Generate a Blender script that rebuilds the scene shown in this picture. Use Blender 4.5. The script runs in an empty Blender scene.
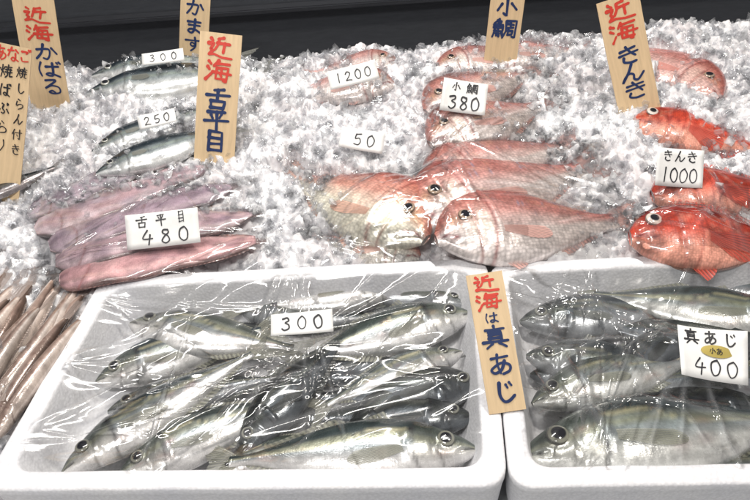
import bpy, math, random
import numpy as np
from mathutils import Vector, Matrix, noise
from mathutils.bvhtree import BVHTree
random.seed(7); np.random.seed(7)
scene=bpy.context.scene
col=scene.collection
# ------------------------------------------------------------------ camera
F0=700.0; TH=math.radians(40); RHO=math.radians(4)
C=Vector((0,0,0.85))
FW=Vector((0,math.cos(TH),-math.sin(TH))); R0=Vector((1,0,0)); U0=Vector((0,math.sin(TH),math.cos(TH)))
RT=R0*math.cos(RHO)-U0*math.sin(RHO); UP=U0*math.cos(RHO)+R0*math.sin(RHO)
cam=bpy.data.cameras.new("camera"); camo=bpy.data.objects.new("camera",cam); col.objects.link(camo)
cam.lens=36*F0/750; cam.sensor_width=36; cam.clip_start=0.01; cam.clip_end=100
m=Matrix((RT,UP,-FW)).transposed().to_4x4(); m.translation=C; camo.matrix_world=m
scene.camera=camo
def ray(px,py): return FW+RT*((px-375)/F0)-UP*((py-250)/F0)
def hit_plane(px,py,p,n):
    d=ray(px,py); return C+d*((p-C).dot(n)/d.dot(n))
def hitz(px,py,z): return hit_plane(px,py,Vector((0,0,z)),Vector((0,0,1)))
SLOPE=0.15; Y0=0.88; ZF=0.085
def surf(y): return max(ZF-0.012, ZF+SLOPE*(y-Y0))
NI=Vector((0,-SLOPE,1)).normalized()
def hit_ice(px,py,off=0.0):
    p=hit_plane(px,py,Vector((0,Y0,ZF+off)),NI)
    if p.z<ZF-0.012+off: p=hitz(px,py,ZF-0.012+off)
    return p
# ------------------------------------------------------------------ materials
def newmat(name):
    m=bpy.data.materials.new(name); m.use_nodes=True
    nt=m.node_tree; b=nt.nodes["Principled BSDF"]; return m,nt,b
def N(nt,t,**k):
    n=nt.nodes.new(t)
    for a,v in k.items(): setattr(n,a,v)
    return n
def mixcol(nt,fac,a,b,blend='MIX'):
    n=N(nt,'ShaderNodeMix',data_type='RGBA',blend_type=blend)
    for s,v in ((0,fac),(6,a),(7,b)):
        if hasattr(v,'links') or isinstance(v,bpy.types.NodeSocket): nt.links.new(v,n.inputs[s])
        else: n.inputs[s].default_value=v if s==0 else (*v,1)
    return n.outputs[2]
def maprange(nt,v,a,b,c,d):
    n=N(nt,'ShaderNodeMapRange'); nt.links.new(v,n.inputs[0])
    for i,x in enumerate((a,b,c,d)): n.inputs[i+1].default_value=x
    return n.outputs[0]
def noisen(nt,scale,detail=4,vec=None,rough=.5,dist=0):
    n=N(nt,'ShaderNodeTexNoise'); n.inputs['Scale'].default_value=scale; n.inputs['Detail'].default_value=detail
    n.inputs['Roughness'].default_value=rough; n.inputs['Distortion'].default_value=dist
    if vec is not None: nt.links.new(vec,n.inputs['Vector'])
    return n.outputs['Fac']
def bumpn(nt,h,strength,dist,normal=None):
    n=N(nt,'ShaderNodeBump'); n.inputs['Strength'].default_value=strength; n.inputs['Distance'].default_value=dist
    nt.links.new(h,n.inputs['Height'])
    if normal is not None: nt.links.new(normal,n.inputs['Normal'])
    return n.outputs['Normal']
def maprange_col(nt,v,a,b,c,d):
    o=maprange(nt,v,a,b,c,d); n=N(nt,'ShaderNodeCombineColor')
    for i in range(3): nt.links.new(o,n.inputs[i])
    return n.outputs[0]
def fish_mat(name,metal,rough,sc,sstr,coat=.6,mott=.2):
    m,nt,b=newmat(name)
    at=N(nt,'ShaderNodeAttribute',attribute_name='Col')
    tc=N(nt,'ShaderNodeTexCoord')
    n1=noisen(nt,55,5,tc.outputs['Object'],.6)
    n2=noisen(nt,16,4,tc.outputs['Object'],.65,1.0)
    mp=N(nt,'ShaderNodeMapping'); mp.inputs['Scale'].default_value=(sc,sc*1.4,1); nt.links.new(tc.outputs['UV'],mp.inputs['Vector'])
    vo=N(nt,'ShaderNodeTexVoronoi'); vo.inputs['Scale'].default_value=1; vo.inputs['Randomness'].default_value=.5
    nt.links.new(mp.outputs[0],vo.inputs['Vector'])
    c=mixcol(nt,1.0,at.outputs['Color'],maprange_col(nt,n1,.3,.7,.8,1.16),'MULTIPLY')
    c=mixcol(nt,1.0,c,maprange_col(nt,n2,.35,.65,1-mott*1.2,1+mott*.8),'MULTIPLY')
    c=mixcol(nt,1.0,c,maprange_col(nt,vo.outputs['Distance'],.1,.7,1.0+.3*sstr,1.0-.35*sstr),'MULTIPLY')
    nt.links.new(c,b.inputs['Base Color'])
    b.inputs['Metallic'].default_value=metal
    nt.links.new(maprange(nt,n1,.3,.7,rough-.08,rough+.12),b.inputs['Roughness'])
    b.inputs['Coat Weight'].default_value=coat; b.inputs['Coat Roughness'].default_value=.06
    nn=bumpn(nt,vo.outputs['Distance'],.4*sstr+.06,.0007)
    nn=bumpn(nt,n1,.22,.001,nn)
    nn=bumpn(nt,n2,.3,.004,nn)
    nt.links.new(nn,b.inputs['Normal'])
    return m
M={}
M['aji']=fish_mat('silver_fish_skin',.42,.25,110,.2,.7,.22)
M['bream']=fish_mat('pink_scaled_skin',.25,.28,56,.8,.8,.14)
M['sole']=fish_mat('sole_skin',.0,.32,110,.4,.8,.35)
M['slim']=fish_mat('brown_fish_skin',.2,.20,140,.2,1.0,.35)
M['kinki']=fish_mat('red_fish_skin',.0,.30,80,.7,.8,.4)
m,nt,b=newmat('fish_fin')
at=N(nt,'ShaderNodeAttribute',attribute_name='Col'); tc=N(nt,'ShaderNodeTexCoord')
sx=N(nt,'ShaderNodeSeparateXYZ'); nt.links.new(tc.outputs['UV'],sx.inputs[0])
mt=N(nt,'ShaderNodeMath',operation='SINE'); mm=N(nt,'ShaderNodeMath',operation='MULTIPLY'); mm.inputs[1].default_value=6.283
nt.links.new(sx.outputs[0],mm.inputs[0]); nt.links.new(mm.outputs[0],mt.inputs[0])
c=mixcol(nt,1.0,at.outputs['Color'],maprange_col(nt,mt.outputs[0],-1,1,.82,1.12),'MULTIPLY')
nt.links.new(c,b.inputs['Base Color']); b.inputs['Roughness'].default_value=.3; b.inputs['Coat Weight'].default_value=.4
nt.links.new(maprange(nt,mt.outputs[0],-1,1,.4,.8),b.inputs['Alpha'])
nt.links.new(bumpn(nt,mt.outputs[0],.3,.0005),b.inputs['Normal'])
M['fin']=m
m,nt,b=newmat('fish_eye'); at=N(nt,'ShaderNodeAttribute',attribute_name='Col')
nt.links.new(at.outputs['Color'],b.inputs['Base Color']); b.inputs['Roughness'].default_value=.12; b.inputs['Coat Weight'].default_value=1; M['eye']=m
# loose shards
m=bpy.data.materials.new('crushed_ice'); m.use_nodes=True; nt=m.node_tree; nt.nodes.clear()
out=N(nt,'ShaderNodeOutputMaterial'); tr=N(nt,'ShaderNodeBsdfTransparent'); tr.inputs[0].default_value=(.95,.955,.965,1)
gl=N(nt,'ShaderNodeBsdfGlossy'); gl.inputs['Roughness'].default_value=.07
df=N(nt,'ShaderNodeBsdfDiffuse'); df.inputs[0].default_value=(.95,.955,.965,1)
tc=N(nt,'ShaderNodeTexCoord'); nn=bumpn(nt,noisen(nt,150,2,tc.outputs['Object']),.35,.002)
fr=N(nt,'ShaderNodeFresnel'); fr.inputs['IOR'].default_value=1.4
for x in (gl,): nt.links.new(nn,x.inputs['Normal'])
at=N(nt,'ShaderNodeAttribute',attribute_name='Col')
fm_=N(nt,'ShaderNodeMath',operation='MULTIPLY'); nt.links.new(at.outputs['Fac'],fm_.inputs[0]); nt.links.new(maprange(nt,noisen(nt,90,3,tc.outputs['Object']),.35,.65,.2,1.4),fm_.inputs[1]); fm_.use_clamp=True
a2=N(nt,'ShaderNodeMixShader'); nt.links.new(fm_.outputs[0],a2.inputs[0]); nt.links.new(tr.outputs[0],a2.inputs[1]); nt.links.new(df.outputs[0],a2.inputs[2])
a3=N(nt,'ShaderNodeMixShader'); nt.links.new(maprange(nt,fr.outputs[0],.02,.5,.07,.32),a3.inputs[0]); nt.links.new(a2.outputs[0],a3.inputs[1]); nt.links.new(gl.outputs[0],a3.inputs[2]); nt.links.new(a3.outputs[0],out.inputs[0])
M['ice']=m
m,nt,b=newmat('packed_ice'); tc=N(nt,'ShaderNodeTexCoord')
n1=noisen(nt,8,6,tc.outputs['Object'],.7); n3=noisen(nt,60,3,tc.outputs['Object'],.55)
c=mixcol(nt,maprange(nt,n1,.38,.62,0,1),(.74,.70,.71),(.95,.95,.96)); c=mixcol(nt,1.0,c,maprange_col(nt,n3,.32,.68,.82,1.08),'MULTIPLY')
nt.links.new(c,b.inputs['Base Color']); b.inputs['Roughness'].default_value=.08; b.inputs['IOR'].default_value=1.5
b.inputs['Subsurface Weight'].default_value=.7; b.inputs['Subsurface Radius'].default_value=(1,1,1); b.inputs['Subsurface Scale'].default_value=.012
nt.links.new(bumpn(nt,n3,.5,.003),b.inputs['Normal']); M['mound']=m
# foam
m,nt,b=newmat('white_foam'); tc=N(nt,'ShaderNodeTexCoord')
vo=N(nt,'ShaderNodeTexVoronoi'); vo.inputs['Scale'].default_value=230; nt.links.new(tc.outputs['Object'],vo.inputs['Vector'])
n1=noisen(nt,9,6,tc.outputs['Object'],.65)
c=mixcol(nt,maprange(nt,n1,.3,.7,0,1),(.73,.735,.77),(.82,.815,.82)); c=mixcol(nt,1.0,c,maprange_col(nt,vo.outputs['Distance'],.2,.8,1.03,.91),'MULTIPLY')
nt.links.new(c,b.inputs['Base Color']); b.inputs['Roughness'].default_value=.75; b.inputs['Specular IOR Level'].default_value=.25
nt.links.new(bumpn(nt,vo.outputs['Distance'],.4,.001),b.inputs['Normal']); M['foam']=m
# film
m=bpy.data.materials.new('clear_wrap'); m.use_nodes=True; nt=m.node_tree; nt.nodes.clear()
out=N(nt,'ShaderNodeOutputMaterial'); tr=N(nt,'ShaderNodeBsdfTransparent'); gl=N(nt,'ShaderNodeBsdfGlossy'); gl.inputs['Roughness'].default_value=.10
df=N(nt,'ShaderNodeBsdfDiffuse'); df.inputs['Color'].default_value=(.9,.92,.95,1)
tc=N(nt,'ShaderNodeTexCoord'); mp=N(nt,'ShaderNodeMapping'); mp.inputs['Scale'].default_value=(.5,2.4,1); mp.inputs['Rotation'].default_value=(0,0,.6); nt.links.new(tc.outputs['Object'],mp.inputs['Vector'])
nn=bumpn(nt,noisen(nt,12,1.5,mp.outputs[0],.4,.5),.5,.007)
fr=N(nt,'ShaderNodeFresnel'); fr.inputs['IOR'].default_value=1.5; nt.links.new(nn,fr.inputs['Normal']); nt.links.new(nn,gl.inputs['Normal'])
f2=N(nt,'ShaderNodeMath',operation='MULTIPLY'); f2.inputs[1].default_value=1.8; f2.use_clamp=True; nt.links.new(fr.outputs[0],f2.inputs[0])
m1=N(nt,'ShaderNodeMixShader'); nt.links.new(f2.outputs[0],m1.inputs[0]); nt.links.new(tr.outputs[0],m1.inputs[1]); nt.links.new(gl.outputs[0],m1.inputs[2])
at=N(nt,'ShaderNodeAttribute',attribute_name='Col'); m2=N(nt,'ShaderNodeMixShader')
nt.links.new(at.outputs['Fac'],m2.inputs[0]); nt.links.new(m1.outputs[0],m2.inputs[1]); nt.links.new(df.outputs[0],m2.inputs[2]); nt.links.new(m2.outputs[0],out.inputs[0])
M['film']=m
def simple(name,colr,rough=.5,metal=0,grain=None,coat=0):
    m,nt,b=newmat(name); tc=N(nt,'ShaderNodeTexCoord'); mp=N(nt,'ShaderNodeMapping'); nt.links.new(tc.outputs['Object'],mp.inputs['Vector'])
    if grain: mp.inputs['Scale'].default_value=grain
    n1=noisen(nt,20,5,mp.outputs[0],.6)
    c=mixcol(nt,maprange(nt,n1,.3,.7,0,1),tuple(x*.85 for x in colr),tuple(min(1,x*1.08) for x in colr))
    nt.links.new(c,b.inputs['Base Color']); b.inputs['Roughness'].default_value=rough; b.inputs['Metallic'].default_value=metal; b.inputs['Coat Weight'].default_value=coat
    nt.links.new(bumpn(nt,n1,.15,.001),b.inputs['Normal']); return m
M['wood']=simple('pale_wood',(.70,.52,.31),.55,0,(6,.6,1))
M['paper']=simple('white_paper',(.84,.84,.82),.55)
M['black']=simple('black_ink',(.015,.015,.02),.5)
M['blue']=simple('dark_blue_ink',(.012,.03,.11),.5)
M['red']=simple('red_ink',(.62,.05,.03),.5)
M['gold']=simple('gold_foil',(.75,.6,.18),.3,.7)
M['wall']=simple('dark_panel',(.07,.075,.085),.35,.2,(1,6,6))
M['steel']=simple('dull_steel',(.12,.125,.14),.35,.8,(1,8,8))
M['counter']=simple('counter_top',(.6,.62,.63),.4)
# ------------------------------------------------------------------ helpers
def mk(name,verts,faces,mats,smooth=True,uv=None,colr=None,fm=None):
    me=bpy.data.meshes.new(name); me.from_pydata([tuple(v) for v in verts],[],faces)
    for mm_ in (mats if isinstance(mats,list) else [mats]): me.materials.append(mm_)
    if smooth is True: me.polygons.foreach_set('use_smooth',[True]*len(me.polygons))
    if fm is not None: me.polygons.foreach_set('material_index',fm)
    if uv is not None:
        l=me.uv_layers.new(name='UVMap'); vi=np.zeros(len(me.loops),dtype=np.int32); me.loops.foreach_get('vertex_index',vi)
        l.data.foreach_set('uv',np.asarray(uv,dtype=np.float32)[vi].ravel())
    if colr is not None:
        a=me.color_attributes.new('Col','FLOAT_COLOR','POINT'); cc=np.ones((len(verts),4),dtype=np.float32); cc[:,:3]=colr; a.data.foreach_set('color',cc.ravel())
    me.update()
    ob=bpy.data.objects.new(name,me); col.objects.link(ob); return ob
def tag(o,label,cat,group=None):
    o['label']=label; o['category']=cat
    if group: o['group']=group
def ss(a,b,x): 
    t=np.clip((x-a)/(b-a),0,1); return t*t*(3-2*t)
def prof(pts,t):
    p=np.array(pts,float); x=p[:,0]; res=[]
    for k in range(1,p.shape[1]):
        y=p[:,k]; d=np.gradient(y,x); i=np.clip(np.searchsorted(x,t,side='right')-1,0,len(x)-2)
        h=x[i+1]-x[i]; s=(t-x[i])/h
        res.append((2*s**3-3*s**2+1)*y[i]+(s**3-2*s**2+s)*h*d[i]+(-2*s**3+3*s**2)*y[i+1]+(s**3-s**2)*h*d[i+1])
    return res
def mixa(a,b,f): f=f[:,None]; return a*(1-f)+b*f
A=np.array
def gauss(d,w): return np.exp(-(d/w)**2)
# ------------------------------------------------------------------ fish species
def col_aji(t,v,rs):
    bl=rs.uniform(0,1); back=A([.045,.06,.04])*(1-bl)+A([.018,.045,.068])*bl; gold=A([.46,.43,.16]); silver=A([.30,.34,.36]); belly=A([.76,.75,.74])
    k=rs.uniform(.15,.95); silver=silver*rs.uniform(.75,1.15); hh=rs.uniform(-.2,.05)
    c=mixa(np.tile(belly,(len(t),1)),silver,ss(-.6,-.05,v))
    c=mixa(c,gold*.9,gauss(v-.26-hh,.12)*.7*k*ss(.2,.32,t)); c=mixa(c,back,ss(.24+hh,.52+hh,v)*.97)
    vl=np.where(t<.42,.42,.42-.40*ss(.42,.56,t))
    c=mixa(c,A([.05,.06,.06]),gauss(v-vl-.07,.03)*.6*ss(.25,.3,t)); c=mixa(c,A([.68,.63,.42]),gauss(v-vl,.035)*.75*ss(.25,.3,t))
    hd=1-ss(.24,.27,t+.03*v*v)
    c=mixa(c,A([.11,.13,.11]),hd*ss(-.2,.4,v)*.8); c=mixa(c,A([.66,.64,.58]),hd*gauss(v+.35,.3)*.6); c=mixa(c,gold,hd*gauss(v-.05,.15)*.3)
    c=mixa(c,A([.015,.015,.015]),gauss(t-.265,.014)*gauss(v-.42,.16)*.95)
    c=mixa(c,A([.05,.05,.05]),gauss(t+.03*v*v-.262,.007)*.7); c=mixa(c,A([.08,.08,.07]),gauss(t-.17-.03*v,.006)*.6*(1-ss(.1,.4,v)))
    c=mixa(c,A([.03,.03,.03]),gauss(v+.10+t*3.2,.10)*(1-ss(.05,.075,t)))
    for _ in range(6):
        a,b=rs.uniform(.1,.9),rs.uniform(-.9,.2); c=mixa(c,A([.42,.16,.13]),gauss(t-a,.03)*gauss(v-b,.12)*.25)
    return c
def col_bream(t,v,rs):
    pale=rs.uniform(.1,.9)
    red=A([.54,.13,.11])*(1-pale)+A([.54,.21,.18])*pale; pink=A([.74,.38,.34]); wh=A([.84,.76,.73])
    c=mixa(np.tile(wh,(len(t),1)),pink,ss(-.45,.3,v)*(1-.3*pale)); c=mixa(c,red,ss(.25,.85,v)*.92)
    for k in (.1,.35,.6,-.1,-.3): c=mixa(c,red,gauss(v-k+.06*np.sin(t*9),.04)*.25*ss(.3,.4,t))
    for k in (.38,.52,.66): c=mixa(c,red*.9,gauss(t-k,.035)*.25*ss(-.2,.4,v))
    hd=1-ss(.27,.30,t+.05*v*v)
    c=mixa(c,A([.46,.18,.14]),hd*ss(-.3,.4,v)*.6); c=mixa(c,A([.88,.81,.72]),hd*gauss(v+.2,.35)*gauss(t-.22,.07)*.8); c=mixa(c,A([.66,.44,.22]),hd*gauss(v-.1,.2)*gauss(t-.1,.05)*.45)
    c=mixa(c,A([.28,.06,.05]),gauss(t+.05*v*v-.29,.009)*.75); c=mixa(c,A([.42,.14,.12]),gauss(t-.205-.02*v,.007)*.6*(1-ss(.2,.5,v)))
    c=mixa(c,A([.22,.05,.05]),gauss(v+.32+t*2.6,.07)*(1-ss(.09,.12,t)))
    for _ in range(26):
        a,b=rs.uniform(.32,.85),rs.uniform(-.05,.85); c=mixa(c,A([.30,.42,.62]),gauss(t-a,.005)*gauss(v-b,.025)*.7)
    return c
def col_kinki(t,v,rs):
    c=mixa(np.tile(A([.76,.34,.25]),(len(t),1)),A([.60,.065,.03]),ss(-.7,0,v)); c=mixa(c,A([.38,.022,.014]),ss(.3,.85,v))
    for _ in range(40):
        a,b=rs.uniform(.03,.9),rs.uniform(-.8,.8); c=mixa(c,A([.78,.36,.26]),gauss(t-a,.016)*gauss(v-b,.08)*.6)
    for _ in range(44):
        a,b=rs.uniform(.03,.9),rs.uniform(-.5,.9); c=mixa(c,A([.20,.01,.01]),gauss(t-a,.018)*gauss(v-b,.09)*.6)
    c=mixa(c,A([.22,.015,.01]),gauss(t+.05*v*v-.37,.008)*.5); c=mixa(c,A([.26,.02,.02]),gauss(t-.26,.007)*.4)
    c=mixa(c,A([.2,.02,.02]),gauss(v+.2+t*2.,.07)*(1-ss(.13,.16,t)))
    return c
def col_sole(t,v,rs):
    k=rs.uniform(0,1)
    base=A([.54,.34,.34])*(1-k)+A([.42,.33,.38])*k
    c=mixa(np.tile(base,(len(t),1)),A([.66,.53,.52]),gauss(np.abs(v)-.6,.15)*.6); c=mixa(c,A([.34,.19,.21]),gauss(v-.1,.04)*.6)
    c=mixa(c,A([.15,.11,.10]),ss(.76,.97,np.abs(v))*.85)
    for _ in range(46):
        a,b=rs.uniform(0,1),rs.uniform(-.9,.9); c=mixa(c,A([.24,.17,.21]) if _%2 else A([.68,.55,.55]),gauss(t-a,.035)*gauss(v-b,.2)*.5)
    c=mixa(c,A([.3,.12,.12]),gauss(t+.05*v*v-.15,.006)*.6)
    return c
def col_kamasu(t,v,rs):
    c=mixa(np.tile(A([.70,.71,.70]),(len(t),1)),A([.30,.35,.36]),ss(-.7,-.2,v)); c=mixa(c,A([.016,.030,.042]),ss(-.15,.25,v)*.97)
    c=mixa(c,A([.36,.42,.34]),gauss(v+.12,.06)*.6); c=mixa(c,A([.1,.1,.1]),gauss(t+.03*v*v-.24,.006)*.7)
    c=mixa(c,A([.05,.05,.05]),gauss(v+.10+t*2.,.10)*(1-ss(.08,.1,t)))
    return c
def col_slim(t,v,rs):
    k=rs.uniform(.6,1.1)
    c=mixa(np.tile(A([.66,.55,.48])*k,(len(t),1)),A([.38,.27,.22])*k,ss(-.5,.2,v)); c=mixa(c,A([.10,.065,.05])*k,ss(.25,.75,v)*.9)
    for _ in range(40):
        a,b=rs.uniform(0,1),rs.uniform(-.6,.9); c=mixa(c,A([.15,.09,.07]),gauss(t-a,.018)*gauss(v-b,.2)*.5)
    c=mixa(c,A([.12,.07,.06]),gauss(t+.05*v*v-.19,.006)*.7); c=mixa(c,A([.36,.16,.14]),gauss(v+.1,.08)*.25); c=mixa(c,A([.8,.74,.70]),gauss(v+.5,.15)*.4)
    return c
SP={
'aji':dict(mat='aji',col=col_aji,p=[(0,.010,.014,.010),(.04,.04,.042,.030),(.1,.07,.07,.048),(.2,.108,.105,.066),(.36,.138,.138,.075),(.5,.132,.13,.07),(.66,.098,.098,.052),(.8,.055,.055,.032),(.92,.026,.026,.017),(1,.024,.024,.008)],
   eye=(.125,.022,.036),op=.262,fins=[('u',.32,.46,.06,1,1.5),('u',.50,.93,.035,0,2.5),('l',.55,.93,.035,0,2.5)],tail=(.5,.13),pec=(.28,-.02,.24,.09),fcol=(.28,.28,.22),iris=(.22,.22,.18),pup=.66),
'bream':dict(mat='bream',col=col_bream,p=[(0,.03,.03,.016),(.04,.10,.06,.042),(.1,.17,.10,.062),(.2,.235,.145,.082),(.34,.26,.175,.092),(.5,.23,.165,.085),(.68,.15,.12,.06),(.84,.075,.068,.032),(.93,.05,.05,.02),(1,.052,.052,.008)],
   eye=(.165,.065,.035),op=.29,fins=[('u',.26,.62,.05,2,1),('u',.62,.88,.04,0,1.2),('l',.60,.86,.04,0,1.2),('l',.30,.42,.06,1,1.6)],tail=(.55,.12),pec=(.31,-.05,.26,.13),fcol=(.68,.38,.33),iris=(.34,.25,.18),pup=.64),
'kinki':dict(mat='kinki',col=col_kinki,p=[(0,.04,.045,.025),(.05,.105,.09,.055),(.12,.155,.13,.08),(.24,.195,.17,.105),(.38,.205,.18,.105),(.52,.18,.16,.085),(.68,.12,.11,.055),(.84,.065,.06,.03),(.94,.045,.045,.018),(1,.048,.048,.008)],
   eye=(.13,.065,.046),op=.37,fins=[('u',.22,.62,.12,2,1),('u',.62,.86,.08,0,1.2),('l',.62,.82,.08,0,1.4),('l',.30,.44,.10,1,1.6)],tail=(.8,.14),pec=(.36,-.05,.32,.34),fcol=(.62,.09,.06),iris=(.66,.58,.52),pup=.52),
'sole':dict(mat='sole',col=col_sole,p=[(0,.05,.05,.010),(.03,.09,.09,.018),(.1,.122,.122,.026),(.25,.142,.142,.032),(.45,.142,.142,.032),(.65,.13,.13,.029),(.82,.105,.105,.024),(.94,.07,.07,.016),(1,.035,.035,.008)],
   eye=None,op=.15,fins=[('u',.06,.99,.018,0,.3),('l',.06,.99,.018,0,.3)],tail=(1.0,.03),pec=None,fcol=(.26,.18,.17),iris=None),
'kamasu':dict(mat='aji',col=col_kamasu,p=[(0,.006,.010,.006),(.05,.022,.024,.02),(.12,.042,.042,.032),(.25,.068,.066,.05),(.42,.08,.082,.055),(.6,.072,.075,.05),(.78,.045,.045,.03),(.92,.022,.022,.014),(1,.022,.022,.008)],
   eye=(.12,.012,.02),op=.24,fins=[('u',.36,.46,.04,1,1.5),('u',.66,.78,.04,1,1.5),('l',.66,.78,.04,1,1.5)],tail=(.5,.10),pec=(.26,-.01,.12,.12),fcol=(.2,.2,.17),iris=(.4,.4,.35),pup=.6),
'slim':dict(mat='slim',col=col_slim,p=[(0,.014,.018,.014),(.04,.034,.036,.034),(.12,.05,.05,.050),(.22,.058,.056,.060),(.4,.062,.064,.066),(.62,.058,.060,.060),(.82,.042,.042,.042),(.94,.030,.030,.026),(1,.024,.024,.012)],
   eye=(.075,.014,.016),op=.19,fins=[('u',.3,.5,.02,0,1),('u',.6,.85,.02,0,1),('l',.6,.85,.02,0,1)],tail=(1.,.04),pec=(.2,-.005,.08,.1),fcol=(.38,.30,.26),iris=(.4,.35,.3),pup=.6),
}
fish_polys={}
def make_fish(sp,head,tail,up=NI,sgn=None,bend=0,zb=0,roll=0,grp='ice',fat=1.0,label='',cat='fish',group=None,seed=0,tint=None):
    S=SP[sp]; rs=random.Random(seed*13+5)
    d=(tail-head); L=d.length; X=d.normalized(); Z=(up-X*up.dot(X)).normalized(); 
    if sgn is None: sgn=1 if X.x>0 else -1
    Z=(Matrix.Rotation(math.radians(roll),3,X)@Z); Y=Z.cross(X)
    SL=L*(.84 if sp!='sole' else .95)
    def deform(P):
        P=np.array(P,float); s=np.clip(P[:,0]/L,0,1.1); q=4*s*(1-s)
        P[:,1]=P[:,1]+bend*L*q; P[:,2]=P[:,2]+zb*L*(q-.5); P[:,1]*=sgn; return P
    nx,nf=96,44
    t=np.linspace(0,1,nx)**1.25; ph=np.arange(nf)/nf*2*np.pi
    upf,lo,th=prof(S['p'],t); upf*=fat; lo*=fat
    zf_=min(1.0+(fat-1)*.5,1.45); th=th*zf_
    c=(upf-lo)/2; h=(upf+lo)/2
    Tm,Pm=np.meshgrid(t,ph,indexing='ij'); cm=c[:,None]; hm=h[:,None]; tm=th[:,None]
    cs=np.cos(Pm); sn=np.sin(Pm)
    yy=(cm+hm*cs); zz=tm*np.sign(sn)*np.abs(sn)**(1.0 if sp=='slim' else (.7 if sp=='sole' else .85))
    if sp=='sole': zz=zz+.012*np.sin(Tm*17+cs*3+seed)*np.abs(cs)**2
    dd=Tm+.04*cs*cs-S['op']-.03
    opb=np.where(dd<0,np.exp(dd/.07),1-ss(0,.014,dd)); zz=zz*(1+.12*opb)
    zz*=1-.10*gauss(Tm-S['op']*.68,.012)*(1-ss(.1,.5,cs))
    if S['eye']: 
        ex,ey,er=S['eye']; ey*=fat; er*=(1+(fat-1)*.35); de=np.sqrt((Tm-ex)**2+(yy-ey)**2); zz*=1-.12*gauss(de-er*1.1,er*.35)
    ml=.10 if sp in('bream',) else .07
    zz*=1-.25*gauss(yy/(np.maximum(hm,.001))+.2+Tm*2.6,.09)*(1-ss(ml,ml+.03,Tm))
    V=np.stack([Tm*SL,yy*SL,zz*SL],-1).reshape(-1,3)
    tv=Tm.ravel(); vv=cs.ravel()
    cl=S['col'](tv,vv,rs)
    if tint is not None: cl=cl*A(tint)
    uv=np.stack([V[:,0]/L,V[:,1]/L],-1)
    faces=[];fm=[]
    for i in range(nx-1):
        for j in range(nf):
            a,b_,c_,d_=i*nf+j,(i+1)*nf+j,(i+1)*nf+(j+1)%nf,i*nf+(j+1)%nf
            faces.append((d_,c_,b_,a) if sgn>0 else (a,b_,c_,d_))
    faces.append(tuple(range(nf)) if sgn>0 else tuple(reversed(range(nf)))); faces.append(tuple((nx-1)*nf+k for k in range(nf)))
    nb=len(faces); verts=[V]; cols=[cl]; uvs=[uv]; off=len(V)
    fc=A(S['fcol'])*(A(tint) if tint is not None else 1)
    def grid(P,colr,u):
        nonlocal off
        a,b_=P.shape[:2]; verts.append(P.reshape(-1,3)); cols.append(colr.reshape(-1,3)); uvs.append(u.reshape(-1,2))
        for i in range(a-1):
            for j in range(b_-1): faces.append((off+i*b_+j,off+(i+1)*b_+j,off+(i+1)*b_+j+1,off+i*b_+j+1))
        off+=a*b_
    fk,spd=S['tail']; s=np.linspace(-1,1,25); k=np.linspace(0,1,8); Sm,Km=np.meshgrid(s,k,indexing='ij')
    rt=(upf[-1]+lo[-1])/2*SL
    ln=(L-SL*.97)*(fk+(1-fk)*np.abs(Sm)**1.15)*(1+.03*np.sin(Sm*40)); ty=Sm*(spd*L*(1 if fk<.9 else np.sqrt(np.maximum(0.,1-.5*Km))))
    P=np.stack([SL*.97+Km*ln,rt*Sm*(1-Km)+ty*Km**.85,.004*L*Km*np.sin(Sm*8+rs.random()*6)],-1)
    grid(P,np.tile(fc,(25,8,1))*(1-.35*Km[...,None]**3),np.stack([Sm*11,Km],-1))
    for (sd,t0,t1,fh,kind,lean) in S['fins']:
        n=41; q=np.linspace(0,1,n); tt=t0+(t1-t0)*q; u_,l_,h_=prof(S['p'],tt)
        base=(u_ if sd=='u' else -l_)*fat*.96; sg=1 if sd=='u' else -1
        if kind==0: sh=(1-.55*q)*np.minimum(1,q*8+.1)*np.minimum(1,(1-q)*9+.2)
        elif kind==1: sh=np.minimum(1,q*6)*(1-q)**.7
        else: sh=np.minimum(1,q*5+.15)*(1-.3*q)*(.5+.5*np.abs(np.sin(q*np.pi*9)))
        k=np.linspace(0,1,5); Qm,Km=np.meshgrid(np.arange(n),k,indexing='ij')
        P=np.stack([(tt[Qm]+fh*sh[Qm]*Km*.55*lean*.6)*SL,(base[Qm]+sg*fh*sh[Qm]*Km)*SL,.010*L*Km*np.sin(q[Qm]*5+rs.random()*5)*.5],-1)
        grid(P,np.tile(fc,(n,5,1)),np.stack([q[Qm]*(t1-t0)*44,Km],-1))
    V=deform(np.concatenate(verts)); cl=np.clip(np.concatenate(cols),0,1); uv=np.concatenate(uvs)
    fm=[0]*nb+[1]*(len(faces)-nb)
    nm={'aji':'horse_mackerel','bream':'sea_bream','kinki':'red_rockfish','sole':'tongue_sole','kamasu':'barracuda_fish','slim':'slender_fish'}[sp]
    ob=mk(nm,V,faces,[M[S['mat']],M['fin']],True,uv,cl,fm)
    mw=Matrix((X,Y,Z)).transposed().to_4x4(); mw.translation=head; ob.matrix_world=mw
    tag(ob,label or 'fish',cat,group)
    def zs(tq,y):
        u_,l_,h_=prof(S['p'],A([tq])); u_=u_[0]*fat;l_=l_[0]*fat; cc=(u_-l_)/2; hh=(u_+l_)/2
        return h_[0]*zf_*max(0.02,1-((y-cc)/hh)**2)**.43
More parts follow.
